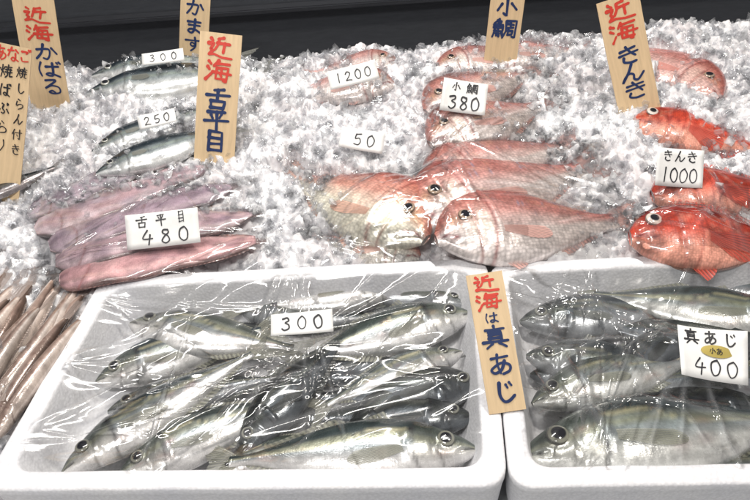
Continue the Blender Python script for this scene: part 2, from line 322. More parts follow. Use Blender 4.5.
    if S['eye']:
        n1,n2=13,28; pu=S['pup']
        vs=[];cs_=[]
        for i in range(n1):
            a=i/(n1-1)*np.pi/2*1.2
            for j in range(n2):
                b_=j/n2*2*np.pi; vs.append((ex*SL+er*SL*math.sin(a)*math.cos(b_),ey*SL+er*SL*math.sin(a)*math.sin(b_),(zs(ex,ey)*.93+er*.42*math.cos(a))*SL))
                r=math.sin(a) if a<np.pi/2 else 1
                cs_.append((.008,.008,.012) if r<pu else (S['iris'] if r<.90 else tuple(x*.3 for x in S['iris'])))
        fs=[]
        for i in range(n1-1):
            for j in range(n2): fs.append((i*n2+j,(i+1)*n2+j,(i+1)*n2+(j+1)%n2,i*n2+(j+1)%n2))
        if sgn<0: fs=[tuple(reversed(f)) for f in fs]
        e=mk('eye',deform(vs),fs,M['eye'],True,None,A(cs_)); e.parent=ob
    if S['pec']:
        pt,py,pl,pw=S['pec']; s=np.linspace(-1,1,13); k=np.linspace(0,1,12); Sm,Km=np.meshgrid(s,k,indexing='ij')
        ang=-.25+Sm*pw; rr=pl*(1-.3*Sm*Sm+.15*Sm)*Km; px_=pt+rr*np.cos(ang); py_=(py+Sm*.018+rr*np.sin(ang))
        pz=np.zeros_like(px_)
        for i in range(13):
            for j in range(12): pz[i,j]=zs(min(.95,px_[i,j]),py_[i,j])+.003+.004*Km[i,j]
        P=np.stack([px_*SL,py_*SL,pz*SL],-1).reshape(-1,3)
        fs=[(i*12+j,(i+1)*12+j,(i+1)*12+j+1,i*12+j+1) for i in range(12) for j in range(11)]
        e=mk('pectoral_fin',deform(P),fs,M['fin'],True,np.stack([Sm*5,Km],-1).reshape(-1,2),np.tile(fc*1.0,(len(P),1))); e.parent=ob
    vw=[mw@Vector(v) for v in V]; lst=fish_polys.setdefault(grp,([],[])); o=len(lst[0]); lst[0].extend(vw); lst[1].extend([tuple(i+o for i in f) for f in faces])
    return ob
# ------------------------------------------------------------------ trays
ZR=0.102
def quadpx(l): return [hitz(x,y,ZR) for x,y in l]
Q1=quadpx([(-22,491),(508,487),(487,257),(102,277)])
Q2=quadpx([(510,488),(1020,480),(872,245),(489,263)])
def inset(Q,d):
    n=4; L=[]
    for i in range(n):
        a,b_=Q[i],Q[(i+1)%n]; e=(b_-a); e.z=0; e.normalize(); nrm=Vector((-e.y,e.x,0)); L.append((a+nrm*d,e))
    out=[]
    for i in range(n):
        (p,e),(q,f)=L[i-1],L[i]; cr=e.x*f.y-e.y*f.x; w=q-p; s=(w.x*f.y-w.y*f.x)/cr; out.append(Vector((p.x+e.x*s,p.y+e.y*s,0)))
    return out
def ring(Q,d,z,r,n=8):
    q=inset(Q,d); pts=[]
    for i in range(4):
        p=q[i]; a=(q[i-1]-p).normalized(); b_=(q[(i+1)%4]-p).normalized(); p0=p+a*r; p2=p+b_*r
        for k in range(n+1):
            t=k/n; v=p0*(1-t)**2+p*2*t*(1-t)+p2*t*t; pts.append((v.x,v.y,z))
        nxt=q[(i+1)%4]-b_*r
        for k in range(1,12):
            t=k/12; v=p2.lerp(nxt,t); pts.append((v.x,v.y,z))
    return pts
def tray(Q):
    spec=[(.016,.003,.03),(.008,.004,.034),(.004,.03,.034),(.001,.088,.034),(.0,.09,.034),(.0,.0995,.034),(.0012,.1015,.034),(.004,.1025,.033),(.024,.1025,.03),(.0265,.1015,.03),(.028,.098,.03),(.031,.085,.03),(.042,.05,.032),(.048,.032,.034),(.056,.028,.03)]
    R=[ring(Q,*s) for s in spec]; n=len(R[0]); V=[p for r in R for p in r]; Fc=[]
    for i in range(len(R)-1):
        for j in range(n): Fc.append((i*n+j,i*n+(j+1)%n,(i+1)*n+(j+1)%n,(i+1)*n+j))
    Fc.append(tuple((len(R)-1)*n+j for j in range(n))); Fc.append(tuple(reversed(range(n))))
    V=[(x+.0012*noise.noise(Vector((x*25,y*25,z*25))),y+.0012*noise.noise(Vector((x*25+9,y*25,z*25))),z+.001*noise.noise(Vector((x*14,y*14,z*30+4)))) for x,y,z in V]
    return mk('foam_tray',V,Fc,M['foam'],True)
t1=tray(Q1); tag(t1,'white foam tray full of silvery horse mackerel under clear wrap','foam tray','white foam fish trays')
t2=tray(Q2); tag(t2,'white foam tray of larger dark horse mackerel beside another tray','foam tray','white foam fish trays')
for o in (t1,t2):
    md=o.modifiers.new('b','EDGE_SPLIT'); md.split_angle=math.radians(50)
def inquad(Q,x,y,m=0):
    for i in range(4):
        a,b_=Q[i],Q[(i+1)%4]; ex,ey=b_.x-a.x,b_.y-a.y; l=math.hypot(ex,ey)
        if (ex*(y-a.y)-ey*(x-a.x))/l < -m: return False
    return True
def noice(x,y,m=0): return inquad(Q1,x,y,m) or inquad(Q2,x,y,m) or (y<.62 and x>Q1[0].x+.01 and y<Q1[0].y+.02)
# ------------------------------------------------------------------ fish placement
ZU=Vector((0,0,1)); sid=[0]
def tf(sp,h,t,zh,zt,grp,**k):
    sid[0]+=1
    return make_fish(sp,hitz(*h,zh),hitz(*t,zt),up=ZU,grp=grp,seed=sid[0],**k)
LA='whole silver horse mackerel with yellow green stripe under clear wrap'
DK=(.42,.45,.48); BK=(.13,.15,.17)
T1=[((405,290),(205,316),.052,.05,.02,10,0,1.15),((470,304),(320,285),.05,.05,.0,0,1,1.2),((215,296),(350,300),.048,.05,.0,0,1,1.1),
((130,324),(326,352),.064,.060,-.01,-8,0,1.25),((96,382),(292,324),.056,.058,.03,12,0,1.15),((108,412),(300,372),.052,.054,.0,0,1,1.15),((88,440),(240,372),.052,.056,.0,0,1,1.1),
((472,314),(270,372),.068,.060,.03,-8,0,1.15),((462,352),(300,418),.062,.058,.03,4,0,1.1),((350,330),(455,300),.05,.05,.0,0,1,1.2),
((484,384),(290,398),.058,.054,-.01,-6,2,1.25),((474,418),(280,418),.055,.052,.0,0,2,1.2),
((62,474),(285,336),.070,.074,.02,-5,0,1.0),((118,478),(325,388),.060,.058,.03,4,0,1.15),((215,476),(345,425),.056,.056,.02,0,0,1.0),
((238,458),(366,322),.060,.072,.04,10,2,1.05),((478,450),(182,468),.070,.064,.02,-5,0,1.0),((345,445),(455,345),.055,.058,.02,0,2,1.1),
((230,400),(110,440),.040,.040,.0,0,2,1.4),((400,360),(260,380),.040,.040,.0,0,2,1.4),((440,440),(300,430),.040,.040,.0,0,2,1.5),((180,350),(300,320),.038,.038,.0,0,2,1.4),((240,310),(400,320),.040,.040,.0,0,1,1.4)]  # this row: added low fish, tinted dark as shade in the gaps
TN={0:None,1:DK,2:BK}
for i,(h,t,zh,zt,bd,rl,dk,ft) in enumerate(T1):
    tf('aji',h,t,zh,zt,'t1',bend=bd,roll=rl,label='dark tinted horse mackerel lying among silver ones in tray' if dk else LA,cat='fish',group='horse mackerel in foam trays',tint=TN[dk],fat=ft)
T2=[((810,330),(556,290),.066,.066,.01,-5,0,1.15),((520,322),(720,308),.056,.056,.0,4,1,1.2),((790,350),(560,322),.056,.056,.0,0,2,1.2),((526,356),(735,376),.058,.055,-.02,14,1,1.2),
((800,378),(600,385),.056,.056,.0,4,1,1.25),((532,404),(740,352),.066,.060,.03,-5,0,1.15),((780,408),(560,415),.054,.052,.0,5,2,1.3),
((700,325),(560,425),.06,.06,.03,8,2,1.0),((522,458),(870,414),.066,.062,.01,-4,0,1.2),((800,472),(600,480),.052,.05,.0,0,1,1.1),((640,283),(500,300),.05,.05,0,0,2,1.3),((850,298),(660,283),.052,.05,0,0,1,1.2),((530,375),(680,385),.042,.042,0,0,2,1.4),((700,430),(560,430),.040,.040,0,0,2,1.4)]  # last two: low filler fish whose dark tint stands for gap shade
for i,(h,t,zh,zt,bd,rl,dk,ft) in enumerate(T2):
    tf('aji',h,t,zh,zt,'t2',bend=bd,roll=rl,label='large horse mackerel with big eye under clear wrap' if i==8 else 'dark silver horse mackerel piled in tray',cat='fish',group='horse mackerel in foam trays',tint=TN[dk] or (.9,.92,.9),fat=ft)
def icf(sp,h,t,oh,ot,grp='ice',**k):
    sid[0]+=1
    return make_fish(sp,hit_ice(*h,oh),hit_ice(*t,ot),grp=grp,seed=sid[0],**k)
GB='sea bream on crushed ice'
bl='pink sea bream lying on crushed ice'
icf('bream',(436,70),(555,50),.004,-.014,label=bl,group=GB); icf('bream',(484,62),(600,48),.002,-.014,label=bl,group=GB)
icf('bream',(426,112),(548,66),.020,-.004,'b2',label=bl,group=GB,fat=1.15); icf('bream',(430,144),(562,98),.030,.0,'b2',label=bl,group=GB,fat=1.25)
icf('bream',(398,62),(296,76),.006,-.014,label=bl,group=GB,fat=1.1); icf('bream',(394,84),(268,98),.014,-.014,label=bl,group=GB,fat=1.2)
icf('bream',(424,190),(590,138),.022,-.006,'b1',label=bl,group=GB,fat=1.2)
icf('bream',(420,258),(296,236),.008,-.018,'b1',label='pale sea bream half buried in crushed ice',group=GB,tint=(1.05,1.1,1.05),fat=1.1)
icf('bream',(426,240),(276,168),.034,-.034,'b1',roll=-6,label='pale pink sea bream with open silver cheek on ice',group=GB,tint=(1.08,1.14,1.02),fat=1.2)
icf('bream',(411,222),(612,160),.034,-.008,'b1',label='pink sea bream stacked under another on ice',group=GB,fat=1.25)
icf('bream',(436,240),(648,218),.050,-.006,'b1',label='pink sea bream at front of a stack in wrap',group=GB,fat=1.2)
GK='red rockfish on crushed ice'; kl='bright red rockfish lying on crushed ice'
icf('bream',(720,98),(590,34),.010,-.016,label='rosy fish half sunk in ice',group=GK,fat=1.1,tint=(1.0,.72,.68)); 
icf('kinki',(632,122),(790,156),.008,-.014,label=kl,group=GK,fat=1.2); icf('kinki',(652,196),(820,190),.010,.0,'kk',label=kl,group=GK,fat=1.25)
icf('kinki',(630,238),(840,246),.034,.02,'kk',label='bright red rockfish with large pale eye on ice',group=GK,fat=1.22)
GS='tongue soles on crushed ice'
for h,t,o,tn in [((28,216),(182,148),.004,(.9,1,1.04)),((36,232),(212,164),.010,(.88,.96,1.02)),((50,248),(240,184),.016,(.82,.84,.9)),((56,262),(262,212),.021,(.95,.98,1.02)),((60,279),(266,240),.026,(1.12,.95,.93))]:
    icf('sole',h,t,o,o-.012,'sl',label='pinkish grey tongue sole laid overlapping on ice',group=GS,roll=random.uniform(-12,-4),bend=random.uniform(.0,.05),fat=.98,tint=tn)
GM='slim silver fish on crushed ice'
for h,t,o in [((92,76),(262,56),.006),((86,94),(290,66),.014),((92,152),(235,100),.006),((96,174),(250,122),.017)]:
    icf('kamasu',h,t,o,o-.018,label='dark backed silver fish half buried in crushed ice',group=GM,fat=1.95)
icf('kamasu',(-30,205),(70,160),.012,.008,label='dark slender fish beside wooden sign',group=GM,tint=(.4,.35,.35),fat=1.4)
GL='slender brown fish on crushed ice'
rr=random.Random(3)
for k in range(24):
    lay=k//12; i=k%12
    tx=100-i*12+rr.uniform(-4,4)-lay*9; ty=276-i*2.6+rr.uniform(-8,8)+lay*20
    L=rr.uniform(150,178); a=math.radians(63-i*1.4+rr.uniform(-6,6)-lay*4)
    h=(tx-math.cos(a)*L,ty+math.sin(a)*L)
    ex=102-(h[1]-277)*.58-14
    if h[0]>ex: h=(ex,h[1])
    icf('slim',h,(tx,ty),.008+lay*.018,.010+lay*.016,label='glossy slender grey brown fish laid in a bundle on ice',group=GL,fat=rr.uniform(.9,1.08),bend=rr.uniform(-.05,.05),zb=rr.uniform(0,.03),sgn=rr.choice((1,-1)))
BV={k:BVHTree.FromPolygons(v[0],v[1]) for k,v in fish_polys.items()}
def fish_top(x,y):
    z=-1
    for k in ('ice','b1','b2','sl','kk'):
        r=BV[k].ray_cast(Vector((x,y,1)),Vector((0,0,-1)))
        if r[0] is not None: z=max(z,r[0].z)
    return z
# ------------------------------------------------------------------ ice bed (faceted lumps) + loose shards
YB=1.53
def lump(x,y): return .028*noise.noise(Vector((x*5.5,y*5.5,1)))+.013*noise.noise(Vector((x*15,y*15,5)))+.005-.02*max(0,(y-YB+.05)/.05)+.015*max(0,min(1,(x-.3)/.5))*max(0,min(1,(y-1.3)/.2))
def facet(x,y,sc,amp,tilt,k):
    d,p=noise.voronoi(Vector((x*sc,y*sc,k)))
    q=p[0]; h=noise.cell_vector(Vector((q.x*37.1+.5,q.y*41.3+.5,k+.5)))
    return amp*(h.x-.5)*2+tilt*((x-q.x/sc)*(h.y-.5)+(y-q.y/sc)*(h.z-.5))*2-amp*.5*max(0,1-(d[1]-d[0])*5)
XA,XB=-1.2,1.2
nx,ny=620,370; V=np.zeros((nx,ny,3))
for i in range(nx):
    for j in range(ny):
        x=XA+(XB-XA)*i/(nx-1); y=.36+(YB-.36)*j/(ny-1)
        if noice(x,y,.006): z=-.01
        elif y<.8 and x>-.2: z=-.01
        else:
            ft=fish_top(x,y); s0=surf(y)+lump(x,y)
            z=s0+.002+facet(x,y,52,.0052,.7,.5)+facet(x,y,110,.0014,.35,3.5)
            if ft>0: z=min(z,ft-.005) if not (y>1.15 and noise.noise(Vector((x*13,y*13,8)))>.3) else z+.006
        V[i,j]=(x,y,z)
Fc=[(i*ny+j,(i+1)*ny+j,(i+1)*ny+j+1,i*ny+j+1) for i in range(nx-1) for j in range(ny-1)]
o=mk('ice_bed',V.reshape(-1,3).tolist(),Fc,M['mound'],True); o['kind']='structure'
import bmesh
tmpl=[]
for k in range(18):
    bm=bmesh.new()
    n=random.randint(8,11)
    for _ in range(n):
        v=Vector(np.random.normal(size=3)).normalized()*random.uniform(.75,1.15); bm.verts.new(v)
    r_=bmesh.ops.convex_hull(bm,input=bm.verts[:]); 
    for v in [v for v in bm.verts if not v.link_faces]: bm.verts.remove(v)
    bmesh.ops.recalc_face_normals(bm,faces=bm.faces[:]); bm.verts.index_update()
    vv=A([v.co[:] for v in bm.verts])*np.array([random.uniform(.7,1.3),random.uniform(.6,1.1),random.uniform(.35,.9)]); ff=A([[v.index for v in f.verts] for f in bm.faces]); tmpl.append((vv,ff)); bm.free()
VV=[];FF=[];CC=[];cnt=0;off=0
tries=0
while cnt<13000 and tries<60000:
    tries+=1
    y=random.uniform(.42,YB-.005); x=random.uniform(-1.05,1.15)
    if abs(x)>(y*.766+.5)*.62+.05: continue
    if noice(x,y): continue
    if y<.85 and x>-.2: continue
    s0=surf(y)+lump(x,y); r=random.choice((.003,.0045,.006,.008,.010,.014))*random.uniform(.8,1.25)
    ft=fish_top(x,y)
    z=s0+random.uniform(-.003,.009)
    if ft>0:
        if ft>surf(y)+.013:
            cl=noise.noise(Vector((x*13,y*13,8)))
            if random.random()>((.55 if cl>.22 else .06) if y>1.12 else (.014 if y>.95 else .006)): continue
            z=ft+r*.3+(random.uniform(0,.006) if cl>.22 and y>1.12 else 0); r*=.8
        else: z=max(z,ft)
    T=tmpl[random.randrange(18)]; q=np.random.normal(size=4); q/=np.linalg.norm(q); w,a,b_,c_=q
    Rm=A([[1-2*(b_*b_+c_*c_),2*(a*b_-c_*w),2*(a*c_+b_*w)],[2*(a*b_+c_*w),1-2*(a*a+c_*c_),2*(b_*c_-a*w)],[2*(a*c_-b_*w),2*(b_*c_+a*w),1-2*(a*a+b_*b_)]])
    VV.append(T[0]@Rm.T*r+A([x,y,z])); FF.extend((T[1]+off).tolist()); CC.append(np.full((len(T[0]),3),random.choice((.03,.06,.1,.18,.35)))); off+=len(T[0]); cnt+=1
VV=np.concatenate(VV)
o=mk('crushed_ice',VV.tolist(),FF,M['ice'],False,None,np.concatenate(CC)); o['kind']='stuff'; tag(o,'loose chunks of clear crushed ice around the fish','ice')
# ------------------------------------------------------------------ wrap
def film(Q,d,nx,ny,bvhs,base,depth,ncr,gather,seed,label,amp=.0028,lmax=.4,wid=1.4,haze=.10):
    q=inset(Q,d) if d else [Vector((p.x,p.y,0)) for p in Q]
    rs=np.random.RandomState(seed)
    u=np.linspace(0,1,nx)[:,None]; v=np.linspace(0,1,ny)[None,:]
    P=[A([p.x,p.y]) for p in q]
    XY=(P[0]*((1-u)*(1-v))[...,None]+P[1]*(u*(1-v))[...,None]+P[2]*(u*v)[...,None]+P[3]*((1-u)*v)[...,None])
    X=XY[...,0];Y=XY[...,1]; W=np.linalg.norm(P[1]-P[0]); H=np.linalg.norm(P[3]-P[0])
    e=np.minimum(np.minimum(u,1-u)*W,np.minimum(v,1-v)*H)
    B=np.vectorize(base)(X,Y); sag=B-depth*ss(0,.07,e)
    Hh=np.full((nx,ny),-1.0)
    for i in range(nx):
        for j in range(ny):
            for bv in bvhs:
                r=bv.ray_cast(Vector((X[i,j],Y[i,j],1)),Vector((0,0,-1)))
                if r[0] is not None: Hh[i,j]=max(Hh[i,j],r[0].z)
    Z=np.maximum(sag,Hh+.003)
    for it in range(90):
        Zp=np.pad(Z,1,mode='edge'); Z=(Zp[:-2,1:-1]+Zp[2:,1:-1]+Zp[1:-1,:-2]+Zp[1:-1,2:])/4
        if it<78: Z=np.maximum(Z,Hh+.0018)
        if depth>0: Z[0,:]=Z[-1,:]=sag[0,0]; Z[:,0]=Z[:,-1]=sag[0,0]
    cre=np.zeros_like(Z); dz=np.zeros_like(Z)
    for k in range(ncr):
        g=gather[rs.randint(len(gather))]; gx=P[0][0]+(P[1][0]-P[0][0])*g[0]; gy=P[0][1]+(P[3][1]-P[0][1])*g[1]
        gx+=rs.normal()*.02; gy+=rs.normal()*.02
        a=math.radians(g[2]+rs.uniform(-1,1)*g[3]); ln=rs.uniform(.25,1)*lmax; dx,dy=math.cos(a),math.sin(a)
        al=(X-gx)*dx+(Y-gy)*dy; ac=-(X-gx)*dy+(Y-gy)*dx+rs.normal()*.10*al*al
        w=wid*(.0014+.006*rs.random()**1.8)*(.7+np.clip(al/ln,0,1)*.8); env=ss(-.02,.03,al)*(1-ss(ln*.5,ln,al))
        rg=np.exp(-np.abs(ac/w)**1.6)*env; A_=amp*rs.uniform(.3,1.2); dz+=A_*rg*(1 if rs.random()<.8 else -.6); cre=np.maximum(cre,rg*rs.uniform(.0,1.)**1.5)
    Z=Z+dz*ss(0,.012,e+.004)
    V=np.stack([X,Y,Z],-1).reshape(-1,3)
    Fc=[(i*ny+j,(i+1)*ny+j,(i+1)*ny+j+1,i*ny+j+1) for i in range(nx-1) for j in range(ny-1)]
    cc=np.clip(.003+cre*haze,0,.3).reshape(-1)  # crease lines whitened in the colour to stand for their bright glints
    ob=mk('plastic_wrap',V,Fc,M['film'],True,None,np.stack([cc]*3,-1)); tag(ob,label,'plastic wrap','clear plastic wrap over fish'); return ob
g1=[(.02,.2,20,30),(.98,.8,200,35),(.6,.98,-100,45),(.3,.02,60,35),(.5,.5,30,50),(.5,.5,210,40),(.02,.55,10,35),(.98,.3,165,35),(.7,.4,200,50),(.05,.9,-20,35),(.6,.75,240,50)]
film(Q1,.020,340,250,[BV['t1']],lambda x,y:.1045,.022,58,g1,3,'creased clear wrap stretched over tray of mackerel',lmax=.5,amp=.0036)
film(Q2,.020,340,250,[BV['t2']],lambda x,y:.1045,.022,58,[(.02,.9,-30,45),(.02,.4,10,45),(.3,.98,-80,50),(.5,.6,200,70),(.3,.3,40,60),(.2,.02,70,35),(.35,.8,-150,50)],5,'creased clear wrap over tray of dark mackerel',lmax=.5,amp=.0036)
def icequad(l): return [hit_ice(x,y,.02) for x,y in l]
film(icequad([(300,276),(644,256),(606,135),(285,160)]),0,230,120,[BV['b1']],lambda x,y:surf(y)+lump(x,y)+.009,.0,44,[(.97,.5,180,30),(.05,.3,10,40),(.5,.9,-90,50),(.95,.5,160,20),(.35,.5,0,40),(.4,.2,100,40)],8,'clear wrap covering a stack of pink bream',lmax=.3,wid=1,amp=.003,haze=.07)
film(icequad([(424,168),(566,140),(560,56),(424,80)]),0,130,100,[BV['b2']],lambda x,y:surf(y)+lump(x,y)+.009,.0,30,[(.05,.1,40,30),(.1,.1,60,40),(.9,.6,200,50)],9,'clear wrap covering small bream on ice',lmax=.25,wid=1,haze=.07)
film(icequad([(30,294),(272,268),(255,160),(40,195)]),0,150,110,[BV['sl']],lambda x,y:surf(y)+lump(x,y)+.003,.0,26,[(.05,.3,20,30),(.95,.5,190,30),(.5,.9,-90,50)],10,'clear wrap covering overlapping tongue soles',lmax=.3,wid=1,haze=.07)
film(icequad([(630,268),(850,262),(830,170),(636,186)]),0,150,90,[BV['kk']],lambda x,y:surf(y)+lump(x,y)+.008,.0,26,[(.02,.5,0,40),(.6,.9,-100,50),(.5,.3,150,60)],11,'clear wrap covering red rockfish on ice',lmax=.25,wid=1,haze=.07)
# ------------------------------------------------------------------ lettering
G={
'近':[[(62,8),(42,16)],[(42,14),(40,40),(30,62)],[(42,32),(82,30)],[(64,32),(63,68)],[(14,12),(24,22)],[(8,36),(26,35),(14,56),(24,64),(10,80)],[(10,80),(30,77),(60,90),(96,88)]],
'海':[[(10,12),(20,22)],[(6,36),(16,46)],[(6,88),(24,60)],[(44,6),(32,30)],[(40,18),(88,16)],[(44,32),(38,78),(80,76)],[(44,32),(82,32),(77,90),(66,86)],[(28,55),(96,53)],[(60,37),(62,47)],[(57,60),(59,70)]],
'小':[[(50,6),(50,90),(36,80)],[(28,34),(12,68)],[(70,32),(90,64)]],
'鯛':[[(24,4),(8,26)],[(20,15),(38,15),(30,28)],[(9,30),(10,62)],[(9,30),(43,30),(42,62)],[(10,46),(42,46)],[(26,30),(26,62)],[(10,62),(42,62)],[(8,74),(4,90)],[(18,74),(20,88)],[(29,74),(32,87)],[(39,72),(46,85)],[(57,12),(56,60),(48,92)],[(57,12),(94,11),(93,90),(84,87)],[(64,28),(86,27)],[(75,18),(75,44)],[(63,44),(87,43)],[(65,57),(66,78)],[(65,57),(85,57),(84,76),(66,77)]],
'舌':[[(74,6),(38,14)],[(8,33),(94,30)],[(52,12),(52,54)],[(26,56),(28,92)],[(26,56),(78,55),(75,91)],[(28,88),(76,87)]],
'平':[[(20,14),(82,13)],[(30,26),(38,42)],[(72,23),(60,42)],[(6,53),(96,50)],[(51,14),(51,97)]],
'目':[[(28,8),(28,94)],[(28,9),(75,8),(75,94)],[(28,36),(74,35)],[(28,62),(74,61)],[(28,88),(74,87)]],
'真':[[(16,16),(86,14)],[(50,2),(50,25)],[(30,26),(30,67)],[(30,26),(71,25),(71,67)],[(30,39),(70,39)],[(30,52),(70,52)],[(5,68),(96,67)],[(36,74),(16,94)],[(62,74),(86,92)]],
'あ':[[(20,24),(82,19)],[(46,5),(43,50),(50,86)],[(68,36),(52,70),(28,86),(17,72),(30,53),(60,45),(86,58),(82,80),(58,94)]],
'じ':[[(34,8),(31,60),(44,88),(66,86),(84,66)],[(58,20),(65,33)],[(73,13),(80,26)]],
'し':[[(34,8),(31,60),(44,88),(66,86),(84,66)]],
'き':[[(22,24),(78,17)],[(18,44),(84,37)],[(44,4),(58,36),(72,61)],[(30,62),(29,80),(50,92),(74,88)]],
'ん':[[(54,6),(38,44),(12,92),(26,66),(42,50),(52,62),(53,84),(66,90),(92,60)]],
'か':[[(12,34),(60,29),(64,58),(52,90),(40,82)],[(38,6),(32,50),(12,88)],[(74,24),(92,52)]],
'ま':[[(20,22),(80,19)],[(22,42),(78,40)],[(50,4),(52,70),(40,90),(22,83),(30,70),(54,70),(84,88)]],
'す':[[(8,26),(94,23)],[(54,4),(57,50),(44,65),(33,54),(42,42),(57,50),(56,72),(36,97)]],
'る':[[(28,12),(70,11),(22,60),(50,44),(80,56),(78,82),(54,94),(37,85),(46,74),(60,86)]],
'は':[[(20,10),(13,50),(20,92)],[(40,32),(90,29)],[(65,8),(67,72),(52,88),(39,77),(50,67),(70,75),(92,90)]],
'な':[[(12,28),(54,23)],[(36,6),(12,62)],[(64,18),(88,34)],[(66,42),(67,74),(54,90),(38,79),(48,69),(66,75),(88,88)]],
'ご':[[(24,28),(66,25),(56,36)],[(22,66),(34,86),(78,82)],[(76,8),(82,20)],[(89,4),(95,16)]],
'焼':[[(22,6),(22,50),(6,92)],[(24,50),(38,78)],[(6,28),(11,44)],[(40,20),(32,40)],[(48,18),(94,16)],[(70,4),(70,32)],[(45,36),(96,34)],[(58,27),(58,50)],[(83,27),(83,50)],[(43,54),(98,52)],[(60,56),(58,76),(42,94)],[(77,56),(77,87),(97,84)]],
'付':[[(28,6),(6,48)],[(19,34),(19,94)],[(36,32),(96,29)],[(75,6),(75,90),(60,83)],[(48,50),(57,63)]],
'ら':[[(40,6),(60,20)],[(30,28),(25,64),(52,47),(80,58),(77,80),(38,95)]],
'ぷ':[[(42,10),(58,22)],[(50,30),(40,48),(60,66),(50,86),(32,78)],[(22,54),(10,78)],[(74,50),(90,78)],[(80,8),(88,14),(84,22),(76,18),(80,8)]],
'り':[[(30,10),(27,44),(35,54)],[(70,8),(73,50),(48,94)]],
'0':[[(55,6),(26,24),(22,64),(42,92),(70,80),(78,40),(62,10),(50,8)]],
'1':[[(54,6),(50,94)]],
'2':[[(24,26),(44,8),(70,22),(58,52),(22,88),(50,84),(84,90)]],
'3':[[(26,14),(60,8),(70,26),(44,44),(72,54),(72,80),(44,94),(22,84)]],
'4':[[(52,6),(20,58),(88,54)],[(66,32),(60,96)]],
'5':[[(34,10),(28,44),(60,42),(76,64),(58,90),(24,88)],[(34,11),(80,6)]],
'8':[[(66,14),(38,10),(32,30),(62,52),(74,76),(48,94),(26,78),(44,52),(70,30),(66,12)]],
}
G['ば']=G['は']+[[(80,2),(86,12)],[(93,0),(98,10)]]
def cr(pts,n=9):
    if len(pts)==2: 
        return [(pts[0][0]+(pts[1][0]-pts[0][0])*k/n,pts[0][1]+(pts[1][1]-pts[0][1])*k/n) for k in range(n+1)]
    P=[pts[0]]+list(pts)+[pts[-1]]; out=[]
    for i in range(1,len(P)-2):
        for k in range(n):
            t=k/n; q=[]
            for a in (0,1):
                p0,p1,p2,p3=P[i-1][a],P[i][a],P[i+1][a],P[i+2][a]
                q.append(.5*(2*p1+(p2-p0)*t+(2*p0-5*p1+4*p2-p3)*t*t+(3*p1-p0-3*p2+p3)*t**3))
            out.append(tuple(q))
    out.append(pts[-1]); return out
def lettering(parent,items,mat,zf,bold=.1,name='lettering',seed=1):
    rs=random.Random(seed); V=[];Fc=[]; si=0
    for ch,cx,cy,s in items:
        sx_=s if not isinstance(s,tuple) else s[0]; sy=s if not isinstance(s,tuple) else s[1]
        kan=ch in '近海小鯛舌平目真焼付'
        rot=rs.uniform(-.06,.06)
        for st in G[ch]:
            st=[(p[0]+rs.uniform(-2.5,2.5),p[1]+rs.uniform(-2.5,2.5)) for p in st]
            if kan and len(st)>2:
                pts=[]
                for a,b_ in zip(st[:-1],st[1:]): pts+=[(a[0]+(b_[0]-a[0])*k/6,a[1]+(b_[1]-a[1])*k/6) for k in range(6)]
                pts.append(st[-1])
            else: pts=cr(st)
            n=len(pts); si+=1; zo=.0006+si*.00003; o0=len(V); w0=bold*rs.uniform(.8,1.2)
            L=[]
            for p in pts:
                x=(p[0]/100-.5); y=(.5-p[1]/100); L.append((cx+(x*math.cos(rot)-y*math.sin(rot))*sx_,cy+(x*math.sin(rot)+y*math.cos(rot))*sy))
            for i,(x,y) in enumerate(L):
                a=L[max(0,i-1)]; b_=L[min(n-1,i+1)]; dx,dy=b_[0]-a[0],b_[1]-a[1]; l=math.hypot(dx,dy) or 1
                t=i/(n-1); w=w0*min(sx_,sy)*.5*(1.15-.35*math.sin(t*3.14)-.5*max(0,t-.75)*4*.6)
                ox,oy=-dy/l*w,dx/l*w
                V.append((x+ox,y+oy,zf(x+ox,y+oy)+zo)); V.append((x-ox,y-oy,zf(x-ox,y-oy)+zo))
                if i: k=o0+2*i; Fc.append((k-2,k-1,k+1,k))
            for (x,y),w in ((L[0],w0*min(sx_,sy)*.57),(L[-1],w0*min(sx_,sy)*.36)):
                k=len(V); zo+=.00001
                for j in range(8): V.append((x+w*math.cos(j*math.pi/4),y+w*math.sin(j*math.pi/4),zf(x,y)+zo))
                Fc.append(tuple(range(k,k+8)))
    ob=mk(name,V,Fc,mat,False); ob.parent=parent; return ob
def frame_px(bot,top,wpx,P,n):
    B=hit_plane(*bot,P,n); T=hit_plane(*top,P,n); u=(T-B); h=u.length; u.normalize(); r=u.cross(n).normalized()
    cen=(B+T)/2; depth=(cen-C).dot(FW); w=wpx/F0*depth
    return cen,r,u,w,h
